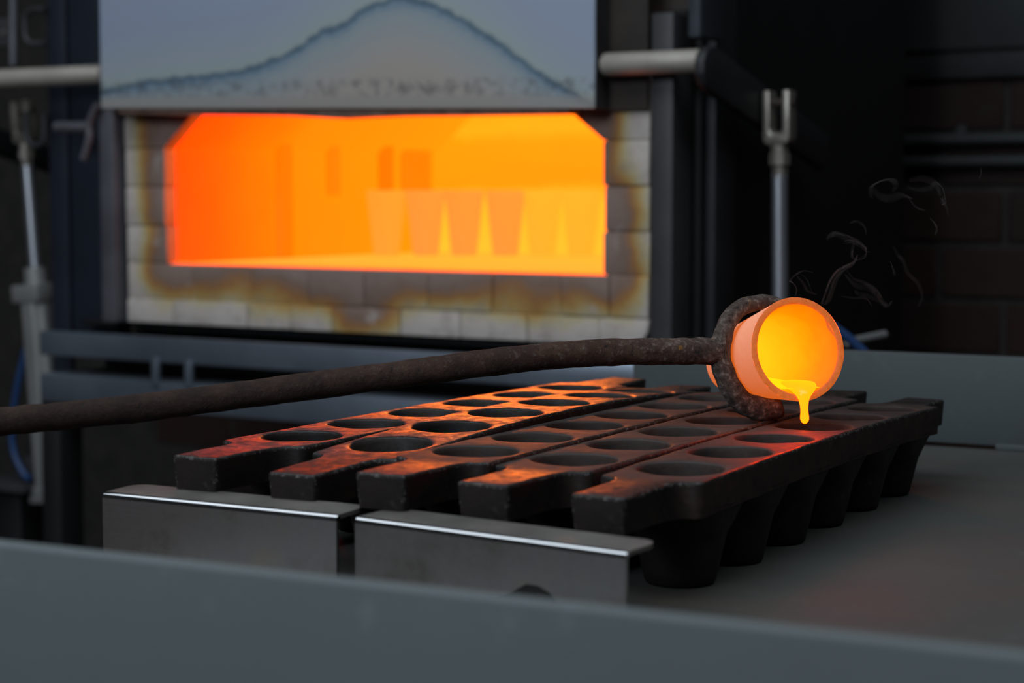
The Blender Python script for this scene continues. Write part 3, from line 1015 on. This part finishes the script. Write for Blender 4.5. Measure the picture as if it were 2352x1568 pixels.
# crucibles heating on the hearth
M_HC = m_emit('glowing_clay', (HOT, 0.29, 0.022), 1.0, (0.20, 0.10, 0.06))
M_HC2 = m_emit('glowing_clay_cooler', (HOT, 0.255, 0.034), 1.0, (0.20, 0.10, 0.06))
M_HC3 = m_emit('glowing_clay_hotter', (HOT, 0.385, 0.020), 1.0, (0.20, 0.10, 0.06))
hc_px = [(888, M_HC), (978, M_HC2), (1066, M_HC2), (1161, M_HC2), (1246, M_HC3), (1335, M_HC3)]
ORD = ['leftmost', 'second from the left', 'third from the left', 'third from the right', 'second from the right', 'rightmost']
for i, (px, m) in enumerate(hc_px):
    base = at_z(px, 586, OPEN_B)
    q = at_y(px, 586, base.y + 0.006)
    bm = bmesh.new()
    sc = 3.92 / F_PX
    rt_top, h = 45.5 * sc, 0.128
    bm_lathe(bm, [(0, 0), (27.5 * sc, 0), (29.5 * sc, 0.003), (rt_top, h), (rt_top - 0.004, h + 0.001), (rt_top - 0.006, h - 0.004), (0.018, 0.012), (0, 0.010)], 36)
    o = link('hot_crucible', bm, m, None, smooth=50, loc=(q.x, q.y, OPEN_B))
    tag(o, 'glowing crucible standing in the furnace, ' + ORD[i] + ' in its row', 'crucible', 'row of crucibles heating in the furnace')

# steel casing, frame and undercarriage
box('upper_front_plate', -1.10, 0.125, 0.05, 0.075, OPEN_T + 0.015, ZC + 0.75, M_RUST, furn)
box('casing_roof', -1.10, 0.125, 0.05, 0.87, ZC + 0.75, ZC + 0.77, M_BLACK, furn)


def side_L(px, a):
    """how far back along the furnace side, at offset a, a picture column falls."""
    lo_, hi_ = -0.3, 3.0
    for _ in range(50):
        m_ = (lo_ + hi_) / 2
        P_ = FO + FA * a + FB * m_
        if 1176 + F_PX * P_.x / (P_.y * _c) < px: lo_ = m_
        else: hi_ = m_
    return lo_


# right side: black casing sheet running back, with its stiffening posts
box('casing_side_panel', 0.120, 0.135, 0.06, 0.870, ZC - 0.62, ZC + 0.80, M_BLACK, furn)
box('casing_back_panel', -1.2, 0.119, 0.855, 0.870, ZC - 0.25, ZC + 0.80, M_BLACK, furn)
x0, x1 = fur(1495, 500, -0.01)[0], fur(1545, 500, -0.01)[0]
box('frame_post', x0, x1, -0.012, 0.05, ZC - 0.62, ZC + 0.262, M_DARK, furn, 0.003)
box('side_stiffener', 0.135, 0.152, side_L(1642, 0.152), side_L(1690, 0.152), ZC - 0.62, ZC + 0.80, M_CHAR, furn, 0.003)
box('air_duct', 0.153, 0.175, side_L(1606, 0.175), side_L(1664, 0.175), ZC + 0.222, ZC + 0.75, M_DUCT, furn, 0.006)
box('door_guide_plate', -0.03, 0.0815, -0.010, -0.004, ZC + 0.1195, ZC + 0.75, M_RUST, furn, 0.002)
# left side: angle iron, dark gap and blue-black casing sheets
x0, x1 = fur(230, 500, -0.02)[0], fur(264, 500, -0.02)[0]
box('frame_post', x0, x1, -0.02, 0.05, ZC - 0.2365, ZC + 0.145, M_POST, furn, 0.003)
box('gap_filler', x1, FR_L - 0.004, 0.02, 0.05, ZC - 0.26, ZC + 0.15, M_RUST, furn)
xa, xb, xc, xd = (fur(x, 80, 0.06)[0] for x in (107, 149, 160, 262))
box('casing_sheet', xa, xb, 0.06, 0.075, ZC - 0.62, ZC + 0.80, M_BLUEST, furn, 0.003)
box('casing_sheet', xc, xd, 0.055, 0.07, ZC - 0.27, ZC + 0.80, M_BLUEST, furn, 0.003)
box('casing_side_panel', xa - 0.005, xa + 0.01, 0.07, 0.854, ZC - 0.27, ZC + 0.80, M_BLACK, furn)
# undercarriage
zb = ZC - 0.2375
box('base_plate', -1.13, 0.118, 0.02, 0.87, zb - 0.012, zb - 0.0005, M_BLACK, furn, 0.002)
zt1, zb1, zt2, zb2 = ZC + fur(700, 800, -0.03)[1] + 0.006, ZC + fur(700, 854, -0.03)[1], ZC + fur(400, 878, -0.03)[1], ZC + fur(650, 968, -0.03)[1]
box('front_beam', fur(90, 800, -0.03)[0], 0.115, -0.03, -0.018, zb1, zt1, M_SHELF, furn, 0.004)
fb_ = box('front_beam', fur(90, 880, -0.03)[0], 0.115, -0.03, 0.03, zb2, zt2, M_SHELF, furn, 0.004)
xa, xb = fur(356, 860, -0.034)[0], fur(432, 860, -0.034)[0]
for x in (xa, xb): box('beam_lug', x - 0.008, x + 0.008, -0.036, -0.026, zt2 - 0.008, zb1 + 0.008, M_SHELF, fb_, 0.002)
box('beam_backing', -1.15, 0.115, 0.10, 0.12, zb2 - 0.02, zt1, M_BLACK, furn)
for x in (fur(135, 1100, 0.0)[0], 0.09):
    box('furnace_leg', x - 0.024, x + 0.024, -0.02, 0.04, 0, zb2, M_BLACK, furn, 0.003)
    box('furnace_leg', x - 0.024, x + 0.024, 0.80, 0.86, 0, zb - 0.012, M_BLACK, furn, 0.003)
    box('leg_rail', x - 0.02, x + 0.02, 0.04, 0.80, zb2, zb2 + 0.05, M_BLACK, furn)

# ------------------------------------------------------------------ the lifting door
DL = -0.055
dbl, dbr = fur(232, 249, DL), fur(1365, 249, DL)
door = empty('furnace_door', FO + FB * 0.0, -FYAW)
tag(door, 'raised steel furnace door with a blue heat-tint peak above the mouth', 'door')
DTOP = 0.62


def m_door():
    t = NT('heat_tinted_steel')
    v = t.coords(furn)
    sep = t.n('SeparateXYZ')
    t.l(v, sep.inputs[0])
    mr = t.n('MapRange')
    mr.inputs[1].default_value, mr.inputs[2].default_value = dbl[0], dbr[0]
    t.l(sep.outputs['X'], mr.inputs[0])
    n1 = t.noise(v, 60, 4, 0.6)
    fc = t.n('FloatCurve')
    t.l(mr.outputs[0], fc.inputs['Value'])
    pk = [(232, 213), (330, 192), (440, 180), (540, 168), (620, 145), (690, 110), (740, 75), (790, 57), (830, 26), (880, 6), (925, -4), (965, 6), (1020, 25), (1080, 60), (1140, 95), (1180, 125), (1230, 165), (1280, 195), (1330, 225), (1365, 243)]
    cv = fc.mapping.curves[0]
    z0 = 0.08
    pts = []
    for (px, py) in pk:
        a, z = fur(px, py, DL)
        pts.append(((a - dbl[0]) / (dbr[0] - dbl[0]), (z - z0) / 0.35))
    pts.sort()
    cv.points[0].location = pts[0]
    cv.points[1].location = pts[-1]
    for p in pts[1:-1]: cv.points.new(*p)
    fc.mapping.use_clip = False
    fc.mapping.update()
    hgt = t.math('MULTIPLY_ADD', fc.outputs['Value'], 0.35, z0 + ZC)
    d = t.math('SUBTRACT', sep.outputs['Z'], hgt)                     # above / below the tint line
    d = t.math('ADD', d, t.math('MULTIPLY', t.math('SUBTRACT', n1, 0.5), 0.020))
    f = t.math('MULTIPLY_ADD', d, 5.0, 0.5, clamp=True)
    c = t.ramp(f, [(0.0, (0.452, 0.399, 0.359)), (0.20, (0.407, 0.407, 0.402)), (0.40, (0.331, 0.384, 0.417)), (0.475, (0.195, 0.279, 0.359)), (0.495, (0.076, 0.128, 0.186)), (0.515, (0.150, 0.211, 0.258)), (0.54, (0.391, 0.452, 0.444)), (0.66, (0.384, 0.429, 0.481)), (1.0, (0.347, 0.399, 0.517))])
    # scorched speckle and a pale line along the lower edge
    mz = t.n('MapRange')
    eb = t.math('SUBTRACT', sep.outputs['Z'], t.math('MULTIPLY_ADD', mr.outputs[0], dbr[1] - dbl[1], dbl[1] + ZC))
    e1 = t.ramp(t.math('MULTIPLY', eb, 20.0), [(0.0, 0.0), (0.30, 0.0), (0.45, 1.0), (0.85, 1.0), (1.0, 0.0)])
    sp = t.ramp(t.noise(v, 55, 5, 0.7), [(0.46, 0.0), (0.62, 1.0)])
    c = t.mix(t.math('MULTIPLY', t.math('MULTIPLY', e1, sp), 0.6), c, (0.085, 0.085, 0.09))
    e2 = t.ramp(t.math('MULTIPLY', eb, 20.0), [(0.0, 1.0), (0.28, 0.9), (0.5, 0.0)])
    c = t.mix(t.math('MULTIPLY', e2, 0.8), c, (0.36, 0.33, 0.30))
    return t.set(col=c, rough=0.55, metal=0.15, norm=t.bump(t.noise(v, 30, 4), 0.08, 0.002))


M_DOOR = m_door()
bm = bmesh.new()
bm_prism(bm, [(dbl[0], ZC + dbl[1]), (dbr[0], ZC + dbr[1]), (dbr[0], ZC + DTOP), (dbl[0], ZC + DTOP)], 'y', DL, DL + 0.004, 0.0012)
link('door_panel', bm, M_DOOR, door)
prism('side_flange', [(dbr[0] - 0.003, ZC + dbr[1]), (dbr[0] - 0.0, ZC + dbr[1]), (dbr[0] - 0.0, ZC + DTOP), (dbr[0] - 0.003, ZC + DTOP)], 'y', DL + 0.004, -0.013, M_DARK, door)
prism('side_flange', [(dbl[0], ZC + dbl[1]), (dbl[0] + 0.003, ZC + dbl[1]), (dbl[0] + 0.003, ZC + DTOP), (dbl[0], ZC + DTOP)], 'y', DL + 0.004, -0.024, M_DARK, door)
# ceramic lining behind the panel, sagging a little over the mouth
sag = [(300, 261), (430, 264), (560, 265), (660, 266), (720, 269), (790, 273), (850, 270), (930, 267), (1060, 266), (1200, 264), (1330, 262)]
lo = [(a, ZC + z) for a, z in (fur(x, y, -0.02) for x, y in sag)]
M_LIN = simple('scorched_fibre_lining', (0.16, 0.10, 0.075), 0.9, 0, 0.35, 30, 0.4)
prism('fibre_lining', lo + [(lo[-1][0], ZC + 0.5), (lo[0][0], ZC + 0.5)], 'y', DL + 0.005, -0.006, M_LIN, door)

# shaft that lifts the door, with levers at its ends
mech = furn
SL = 0.0
a0, zr_ = fur(1385, 149, -0.032)
a1 = fur(1606, 149, -0.032)[0]
zs_ = ZC + zr_


def xtube(name, x0, x1, y, z, r, m, parent, bevel=0.3):
    bm = bmesh.new()
    n = 28
    rings = []
    for x, k in ((x0, 1 - bevel), (x0 + r * bevel, 1), (x1 - r * bevel, 1), (x1, 1 - bevel)):
        rings.append([bm.verts.new((x, y + r * k * math.cos(2 * math.pi * i / n), z + r * k * math.sin(2 * math.pi * i / n))) for i in range(n)])
    for A, B in zip(rings, rings[1:]):
        for i in range(n): bm.faces.new((A[i], B[i], B[(i + 1) % n], A[(i + 1) % n]))
    bm.faces.new(rings[0])
    bm.faces.new(rings[-1])
    return link(name, bm, m, parent, smooth=50)


RSH = 0.0172
xtube('shaft_stub', a0, a1 + 0.004, -0.032, zs_, RSH, M_CREAM, mech)
xl0, xl1 = fur(-330, 185, 0.0)[0], fur(238, 175, 0.0)[0]
xtube('shaft_stub', xl0, xl1, 0.0, ZC + fur(115, 176, 0.0)[1], RSH, M_CREAM, mech)


# right lever: a flat bar hanging back and down from the shaft end
def bar_lever(x0, x1, z0, y_end, z_end, m, parent, h=0.040, y0=0.0):
    d = Vector((0, y_end - y0, z_end - z0)).normalized()
    n_ = Vector((0, -d.z, d.y))
    pts = []
    P0, P1 = Vector((0, y0, z0)), Vector((0, y_end, z_end))
    for q in range(7):
        a = math.pi * q / 6
        v = P0 - d * h * math.sin(a) + n_ * h * math.cos(a)
        pts.append((v.y, v.z))
    for s_ in (-1, 1):
        v = P1 + n_ * h * s_ * 0.9
        pts.append((v.y, v.z))
    return prism('lever', pts, 'x', x0, x1, m, parent, 0.003)


lev_x = a1 + 0.002
zl_ = ZC + fur(1900, 352, side_L(1900, lev_x + 0.014))[1]
bar_lever(lev_x + 0.006, lev_x + 0.022, zs_ - 0.012, side_L(1900, lev_x + 0.022), zl_, M_CHAR, mech, 0.033, -0.032)
bar_lever(xl0 + 0.02, xl0 + 0.045, zs_, 0.50, zs_ - 0.125, M_CHAR, mech, 0.030)


def cylinder_unit(cx, py_top, px_bot, py_bot, L, label, barrel=None, tall=None):
    """clevis, rod and barrel hanging below a lever; built in the furnace frame."""
    a_t, z_t = fur(cx, py_top, L)
    a_b, z_b = fur(px_bot, py_bot, L)
    P = FO + FA * a_t + FB * L
    rt = empty('pneumatic_cylinder', (P.x, P.y, ZC + z_t), -FYAW)
    tag(rt, label, 'cylinder', 'pneumatic cylinders that lift the furnace door')
    k = 1.0
    axis = Vector((a_b - a_t, 0, z_b - z_t))
    rt.rotation_euler = (0, math.atan2(-axis.x, -axis.z) if False else -math.atan2(axis.x, -axis.z), -FYAW)
    return rt, axis.length


def clevis(rt, w=0.0215, gap=0.0110, h=0.082, m=None):
    """U-shaped fork open at the top, collar and lock nut, all hanging from the local origin down -z."""
    m = m or M_ZINC
    bm = bmesh.new()
    r = 0.010
    out = [(-w, 0.0)] + [(-w, -h + r)] + [(-w + r - r * math.cos(a), -h + r - r * math.sin(a)) for a in (0.5, 1.0, math.pi / 2)]
    out += [(w - r + r * math.sin(a), -h + r - r * math.cos(a)) for a in (0.0, 0.5, 1.0)] + [(w, -h + r), (w, 0.0)]
    rr = 0.008
    inn = [(gap, 0.0), (gap, -h + 0.018 + rr)] + [(gap - rr + rr * math.cos(a), -h + 0.018 + rr - rr * math.sin(a)) for a in (0.6, 1.1, math.pi / 2)]
    inn += [(-gap + rr - rr * math.sin(a), -h + 0.018 + rr - rr * math.cos(a)) for a in (0.0, 0.5, 1.0)] + [(-gap, -h + 0.018 + rr), (-gap, 0.0)]
    bm_prism(bm, out + inn, 'y', -0.014, 0.014, 0.002)
    cv_ = link('clevis', bm, m, rt, smooth=40)
    bm = bmesh.new()
    bm_lathe(bm, [(0, -h + 0.002), (0.0135, -h + 0.002), (0.0135, -h - 0.012), (0.0165, -h - 0.014), (0.0165, -h - 0.030), (0.0125, -h - 0.032), (0.0125, -h - 0.050), (0, -h - 0.050)], 8)
    link('lock_nut', bm, M_ZINC, rt, smooth=25)
    bm = bmesh.new()
    bm_lathe(bm, [(0, 0), (0.0065, 0), (0.0065, 0.060), (0, 0.060)], 16, Matrix.Translation((-0.034, 0, -0.018)) @ Matrix.Rotation(math.pi / 2, 4, 'Y'))
    link('clevis_pin', bm, M_RUST, cv_, smooth=40)
    return h + 0.050


LR = side_L(1790, lev_x + 0.049)
rt, ln = cylinder_unit(1790, 208, 1792, 700, LR, 'chromed cylinder rod with a zinc fork hanging from the lever beside the crucible')
e0 = clevis(rt)
tube('piston_rod', [(0, 0, -e0 + 0.006), (0, 0, -ln)], 0.0120, M_CHROME, rt, 24)
bm = bmesh.new()
bm_lathe(bm, [(0, -ln + 0.003), (0.022, -ln + 0.003), (0.022, -ln - 0.03), (0.032, -ln - 0.03), (0.032, -ln - 0.33), (0, -ln - 0.33)], 28)
link('barrel', bm, M_ALU, rt, smooth=40)
rt.location = rt.location
LLF = 0.10
rt2, ln2 = cylinder_unit(52, 232, 84, 640, LLF, 'grey cylinder leaning beside the left of the furnace, its rod drawn out')
e0 = clevis(rt2, w=0.0225, m=M_ZINC)
tube('piston_rod', [(0, 0, -e0 + 0.006), (0, 0, -ln2 + 0.02)], 0.0130, M_CHROME, rt2, 24)
bm = bmesh.new()
bm_lathe(bm, [(0, -ln2 + 0.022), (0.023, -ln2 + 0.022), (0.023, -ln2 - 0.012), (0, -ln2 - 0.012)], 28)
link('rod_gland', bm, M_ALU, rt2, smooth=40)
bh = 0.40
box('end_cap', -0.036, 0.036, -0.036, 0.036, -ln2 - 0.045, -ln2 - 0.010, M_ALU, rt2, 0.004)
bm = bmesh.new()
pts = []
for i in range(40):
    a = 2 * math.pi * i / 40
    r = 0.0345 - 0.004 * (0.5 + 0.5 * math.cos(8 * a)) ** 4
    pts.append((r * math.cos(a), r * math.sin(a)))
bm_prism(bm, pts, 'z', -ln2 - bh, -ln2 - 0.045)
link('barrel', bm, M_ALU, rt2, smooth=60)
box('end_cap', -0.034, 0.034, -0.034, 0.034, -ln2 - bh - 0.035, -ln2 - bh, M_ALU, rt2, 0.004)
box('foot_lug', -0.012, 0.012, -0.010, 0.010, -ln2 - bh - 0.07, -ln2 - bh - 0.033, M_DARK, rt2, 0.003)


def fpt(px, py, L):
    a, z = fur(px, py, L)
    q = FO + FA * a + FB * L
    return Vector((q.x, q.y, ZC + z))


# stand under the left cylinder
a0_, z0_ = fur(60, 1104, LLF)
P = FO + FA * a0_ + FB * LLF
st = empty('cylinder_stand', (P.x, P.y, 0), -FYAW)
tag(st, 'dark steel stand carrying the leaning grey cylinder', 'stand')
box('top_plate', -0.10, 0.055, -0.06, 0.06, ZC + z0_ - 0.014, ZC + z0_, M_DARK, st, 0.002)
box('post', -0.055, 0.015, -0.03, 0.03, 0, ZC + z0_ - 0.014, M_BLACK, st, 0.002)
box('foot_plate', -0.09, 0.05, -0.06, 0.06, 0, 0.012, M_BLACK, st)
box('pivot_ear', 0.005, 0.030, -0.012, 0.012, ZC + z0_, ZC + z0_ + 0.05, M_DARK, st, 0.003)

# hoses
hl = catmull([fpt(x, y, LLF - 0.02) for x, y in ((60, 800), (48, 850), (38, 900), (30, 960), (28, 1010), (38, 1055), (58, 1092), (72, 1100))], 6)
o = tube('air_hose', hl, 0.0068, M_BLUE, None, 14)
tag(o, 'blue air hose looping beside the leaning grey cylinder', 'hose', 'blue air hoses')
hr = catmull([at_y(x, y, 2.62) for x, y in ((1800, 722), (1850, 725), (1900, 742), (1935, 765), (1965, 790), (1995, 825), (2010, 900), (2000, 1010), (1960, 1120))], 6)
o = tube('air_hose', hr, 0.0062, M_BLUE, None, 14)
tag(o, 'blue air hose curving behind the crucible rim', 'hose', 'blue air hoses')
rb = [at_y(1945, 786, 2.75), at_y(2032, 768, 2.80)]
o = tube('pipe_stub', [rb[0], rb[1]], 0.006, M_ALU, None, 14)
tag(o, 'small grey pipe stub behind the blue hose and the table edge', 'pipe')

# fittings left of the furnace
def fbar(name, p, q, L, r, m, parent=None):
    return tube(name, [fpt(*p, L), fpt(*q, L)], r, m, parent, 14)


o = fbar('conduit_pipe', (31, -120), (31, 150), 0.06, 0.0085, M_POST)
tag(o, 'upright grey conduit at the left edge above the lift shaft', 'pipe')
pl = empty('junction_plate', fpt(0, 75, 0.08))
pl.rotation_euler = (0, 0, -FYAW)
tag(pl, 'small grey junction plate behind the upright conduit', 'plate')
pt_ = box('plate', -0.09, 0.024, 0, 0.012, -0.028, 0.028, M_DARK, pl, 0.003)
for bx_ in (-0.075, 0.012):
    bm = bmesh.new()
    bm_lathe(bm, [(0, 0.004), (0.006, 0.004), (0.006, 0), (0, 0)], 6, Matrix.Translation((bx_, 0, 0)) @ Matrix.Rotation(math.pi / 2, 4, 'X'))
    link('bolt', bm, M_ZINC, pt_)
ch = catmull([fpt(x, y, 0.05) for x, y in ((104, 24), (85, 22), (66, 27), (59, 40), (58, 65), (60, 85), (68, 98), (84, 101), (104, 98))], 5)
o = tube('grab_handle', ch, 0.0062, M_DARK, None, 12)
tag(o, 'small dark grab handle bent like a C beside the blue-black casing', 'handle')
uh = catmull([fpt(x, y, 0.05) for x, y in ((62, 255), (62, 290), (64, 318), (74, 332), (90, 333), (101, 322), (103, 295), (103, 262))], 5)
o = tube('u_bolt', uh, 0.0060, M_DARK, None, 12)
tag(o, 'dark U-shaped bolt beside the left cylinder fork', 'bolt')
lk = empty('door_latch', fpt(190, 290, -0.03))
lk.rotation_euler = (0, 0, -FYAW)
tag(lk, 'dark forked latch at the left end of the furnace door', 'latch')
base = fpt(190, 290, -0.03)


def lpts(pp, L=-0.03):
    out = []
    for x, y in pp:
        v = fpt(x, y, L) - base
        out.append(Vector((v.dot(FA), v.dot(FB), v.z)))
    return out


tube('latch_pin', lpts([(130, 292), (205, 292)]), 0.0100, M_POST, lk, 14)
tube('latch_fork', catmull(lpts([(226, 240), (214, 262), (205, 290), (206, 315), (198, 345), (192, 366)]), 5), 0.0075, M_POST, lk, 12)

# fittings on the brick wall at the right
gb = empty('wall_board', FO + FB * (WALL_L - 0.03), -FYAW)
tag(gb, 'grey painted board fixed high on the brick wall', 'board')
a0_ = fur(2050, 100, WALL_L - 0.03)[0]
zb_, zm_ = fur(2250, 178, WALL_L - 0.03)[1], fur(2250, 112, WALL_L - 0.03)[1]
box('upper_board', a0_, a0_ + 1.3, 0.0, 0.035, ZC + zm_, ZC + 0.75, M_GREYB, gb, 0.004)
box('lower_board', a0_, a0_ + 1.3, 0.012, 0.036, ZC + zb_, ZC + zm_, M_DARK, gb, 0.004)
for i, (py, lab) in enumerate(((322, 'upper of two thin conduits running along the brick wall'), (372, 'lower of two thin conduits running along the brick wall'))):
    p0, p1 = fpt(2060, py, WALL_L - 0.02), fpt(2060, py, WALL_L - 0.02) + FA * 1.3
    o = tube('wall_conduit', [p0, p1], 0.0115, M_GREYB, None, 14)
    tag(o, lab, 'pipe', 'conduits on the brick wall')
bp = fpt(2211, 300, WALL_L)
bm = bmesh.new()
bm_lathe(bm, [(0, 0.010), (0.009, 0.010), (0.012, 0.004), (0.012, 0), (0, 0)], 16, Matrix.Rotation(math.pi / 2, 4, 'X'))
o = link('wall_plug', bm, M_GREYB, None, smooth=40, loc=bp)
o.rotation_euler = (0, 0, -FYAW)
tag(o, 'small round plug in the brick wall above the conduits', 'plug')

# ------------------------------------------------------------------ smoke curling off the crucible
def m_smoke(dens):
    t = NT('thin_smoke')
    t.t.nodes.remove(t.b)
    vs = t.n('VolumeScatter')
    vs.inputs['Color'].default_value = (0.93, 0.90, 0.90, 1)
    vs.inputs['Density'].default_value = dens
    vs.inputs['Anisotropy'].default_value = 0.1
    t.l(vs.outputs[0], t.out.inputs['Volume'])
    return t.m


WISPS = [  # pixel path, half width in mm, depth offset, thickness ratio
    ([(1886, 698), (1896, 672), (1906, 645), (1922, 622), (1945, 610), (1962, 600), (1970, 585)], 1.5, 0.0, 0.7),
    ([(1889, 700), (1902, 690), (1912, 660), (1922, 635), (1938, 618), (1960, 606), (1966, 596)], 3.0, 0.008, 0.18),
    ([(1966, 597), (1985, 592), (1990, 575), (1984, 565), (1968, 556), (1950, 551), (1938, 556)], 1.1, 0.004, 0.6),
    ([(1990, 575), (1975, 560), (1955, 552), (1925, 538), (1908, 540), (1898, 550)], 3.2, 0.008, 0.15),
    ([(1970, 600), (1958, 590), (1958, 572), (1962, 560)], 2.2, 0.002, 0.2),
    ([(1826, 680), (1830, 665), (1822, 650), (1815, 645), (1826, 632), (1845, 622), (1868, 625)], 1.1, -0.006, 0.6),
    ([(1830, 634), (1845, 650), (1855, 668), (1874, 676)], 1.6, -0.004, 0.25),
    ([(1945, 620), (1960, 640), (1985, 648), (2010, 662), (2026, 682)], 1.6, 0.012, 0.25),
    ([(1930, 680), (1960, 684), (1990, 686), (2004, 705)], 1.3, 0.012, 0.3),
    ([(1985, 650), (2010, 668), (2028, 695), (2040, 702), (2048, 690)], 2.4, 0.014, 0.18),
    ([(2052, 565), (2062, 585), (2075, 600), (2086, 628), (2108, 650), (2118, 680), (2110, 704)], 2.2, 0.03, 0.2),
    ([(2045, 600), (2052, 620), (2056, 632)], 1.6, 0.03, 0.3),
    ([(1952, 512), (1968, 508), (1985, 520), (1990, 540)], 1.5, 0.02, 0.3),
    ([(2002, 455), (2000, 432), (2018, 418), (2045, 412), (2058, 424), (2050, 440)], 3.4, 0.04, 0.14),
    ([(2084, 430), (2110, 436), (2135, 432), (2150, 420), (2165, 432), (2172, 460)], 2.6, 0.05, 0.16),
    ([(2085, 450), (2098, 470), (2112, 480), (2125, 483)], 1.3, 0.05, 0.4),
    ([(2165, 450), (2172, 462), (2166, 470), (2164, 456), (2175, 480), (2178, 495)], 1.5, 0.05, 0.4),
    ([(2136, 500), (2146, 512), (2152, 525), (2148, 540)], 1.5, 0.05, 0.4),
    ([(1889, 699), (1899, 668), (1910, 640), (1930, 616), (1955, 603), (1972, 594)], 0.7, 0.002, 0.9),
    ([(1896, 700), (1908, 668), (1917, 642), (1936, 622), (1958, 607)], 0.6, 0.006, 0.9),
    ([(1972, 594), (1988, 584), (1990, 572), (1976, 560), (1948, 546)], 0.6, 0.004, 0.9),
    ([(1938, 560), (1956, 557), (1975, 566), (1992, 578), (2001, 577)], 0.7, 0.006, 0.6),
    ([(1900, 545), (1915, 535), (1940, 540), (1962, 548), (1982, 562)], 2.6, 0.010, 0.12),
    ([(1838, 628), (1852, 640), (1860, 658), (1866, 672)], 0.6, -0.004, 0.8),
    ([(1940, 630), (1965, 655), (1995, 660), (2015, 676), (2024, 684)], 3.6, 0.012, 0.10),
    ([(1962, 668), (1975, 676), (1995, 680), (2018, 690), (2036, 702)], 2.6, 0.014, 0.12),
    ([(2000, 428), (2020, 450), (2045, 455), (2070, 448), (2095, 455)], 4.2, 0.045, 0.10),
    ([(2088, 415), (2120, 410), (2150, 424), (2160, 450)], 3.6, 0.05, 0.12),
    ([(2252, 385), (2254, 398), (2248, 410)], 1.0, 0.06, 0.5),
]
bm = bmesh.new()
for i, (pp, wmm, dz, fl) in enumerate(WISPS):
    pts = catmull([at_y(x, y, CY + 0.02 + dz + 0.006 * math.sin(q * 1.7 + i)) for q, (x, y) in enumerate(pp)], 7)
    r_ = wmm * 0.001
    bm_tube(bm, pts, lambda f, r_=r_: r_ * (0.25 + 0.75 * math.sin(math.pi * min(1, max(0, 0.08 + 0.84 * f))) ** 0.7), 10, flat=fl, twist=lambda f, i=i: 0.6 * math.sin(3.2 * f + i))
smoke = link('smoke', bm, m_smoke(20), None, smooth=180)
tag(smoke, 'thin grey smoke wisps curling up behind the crucible', 'smoke', None, 'stuff')
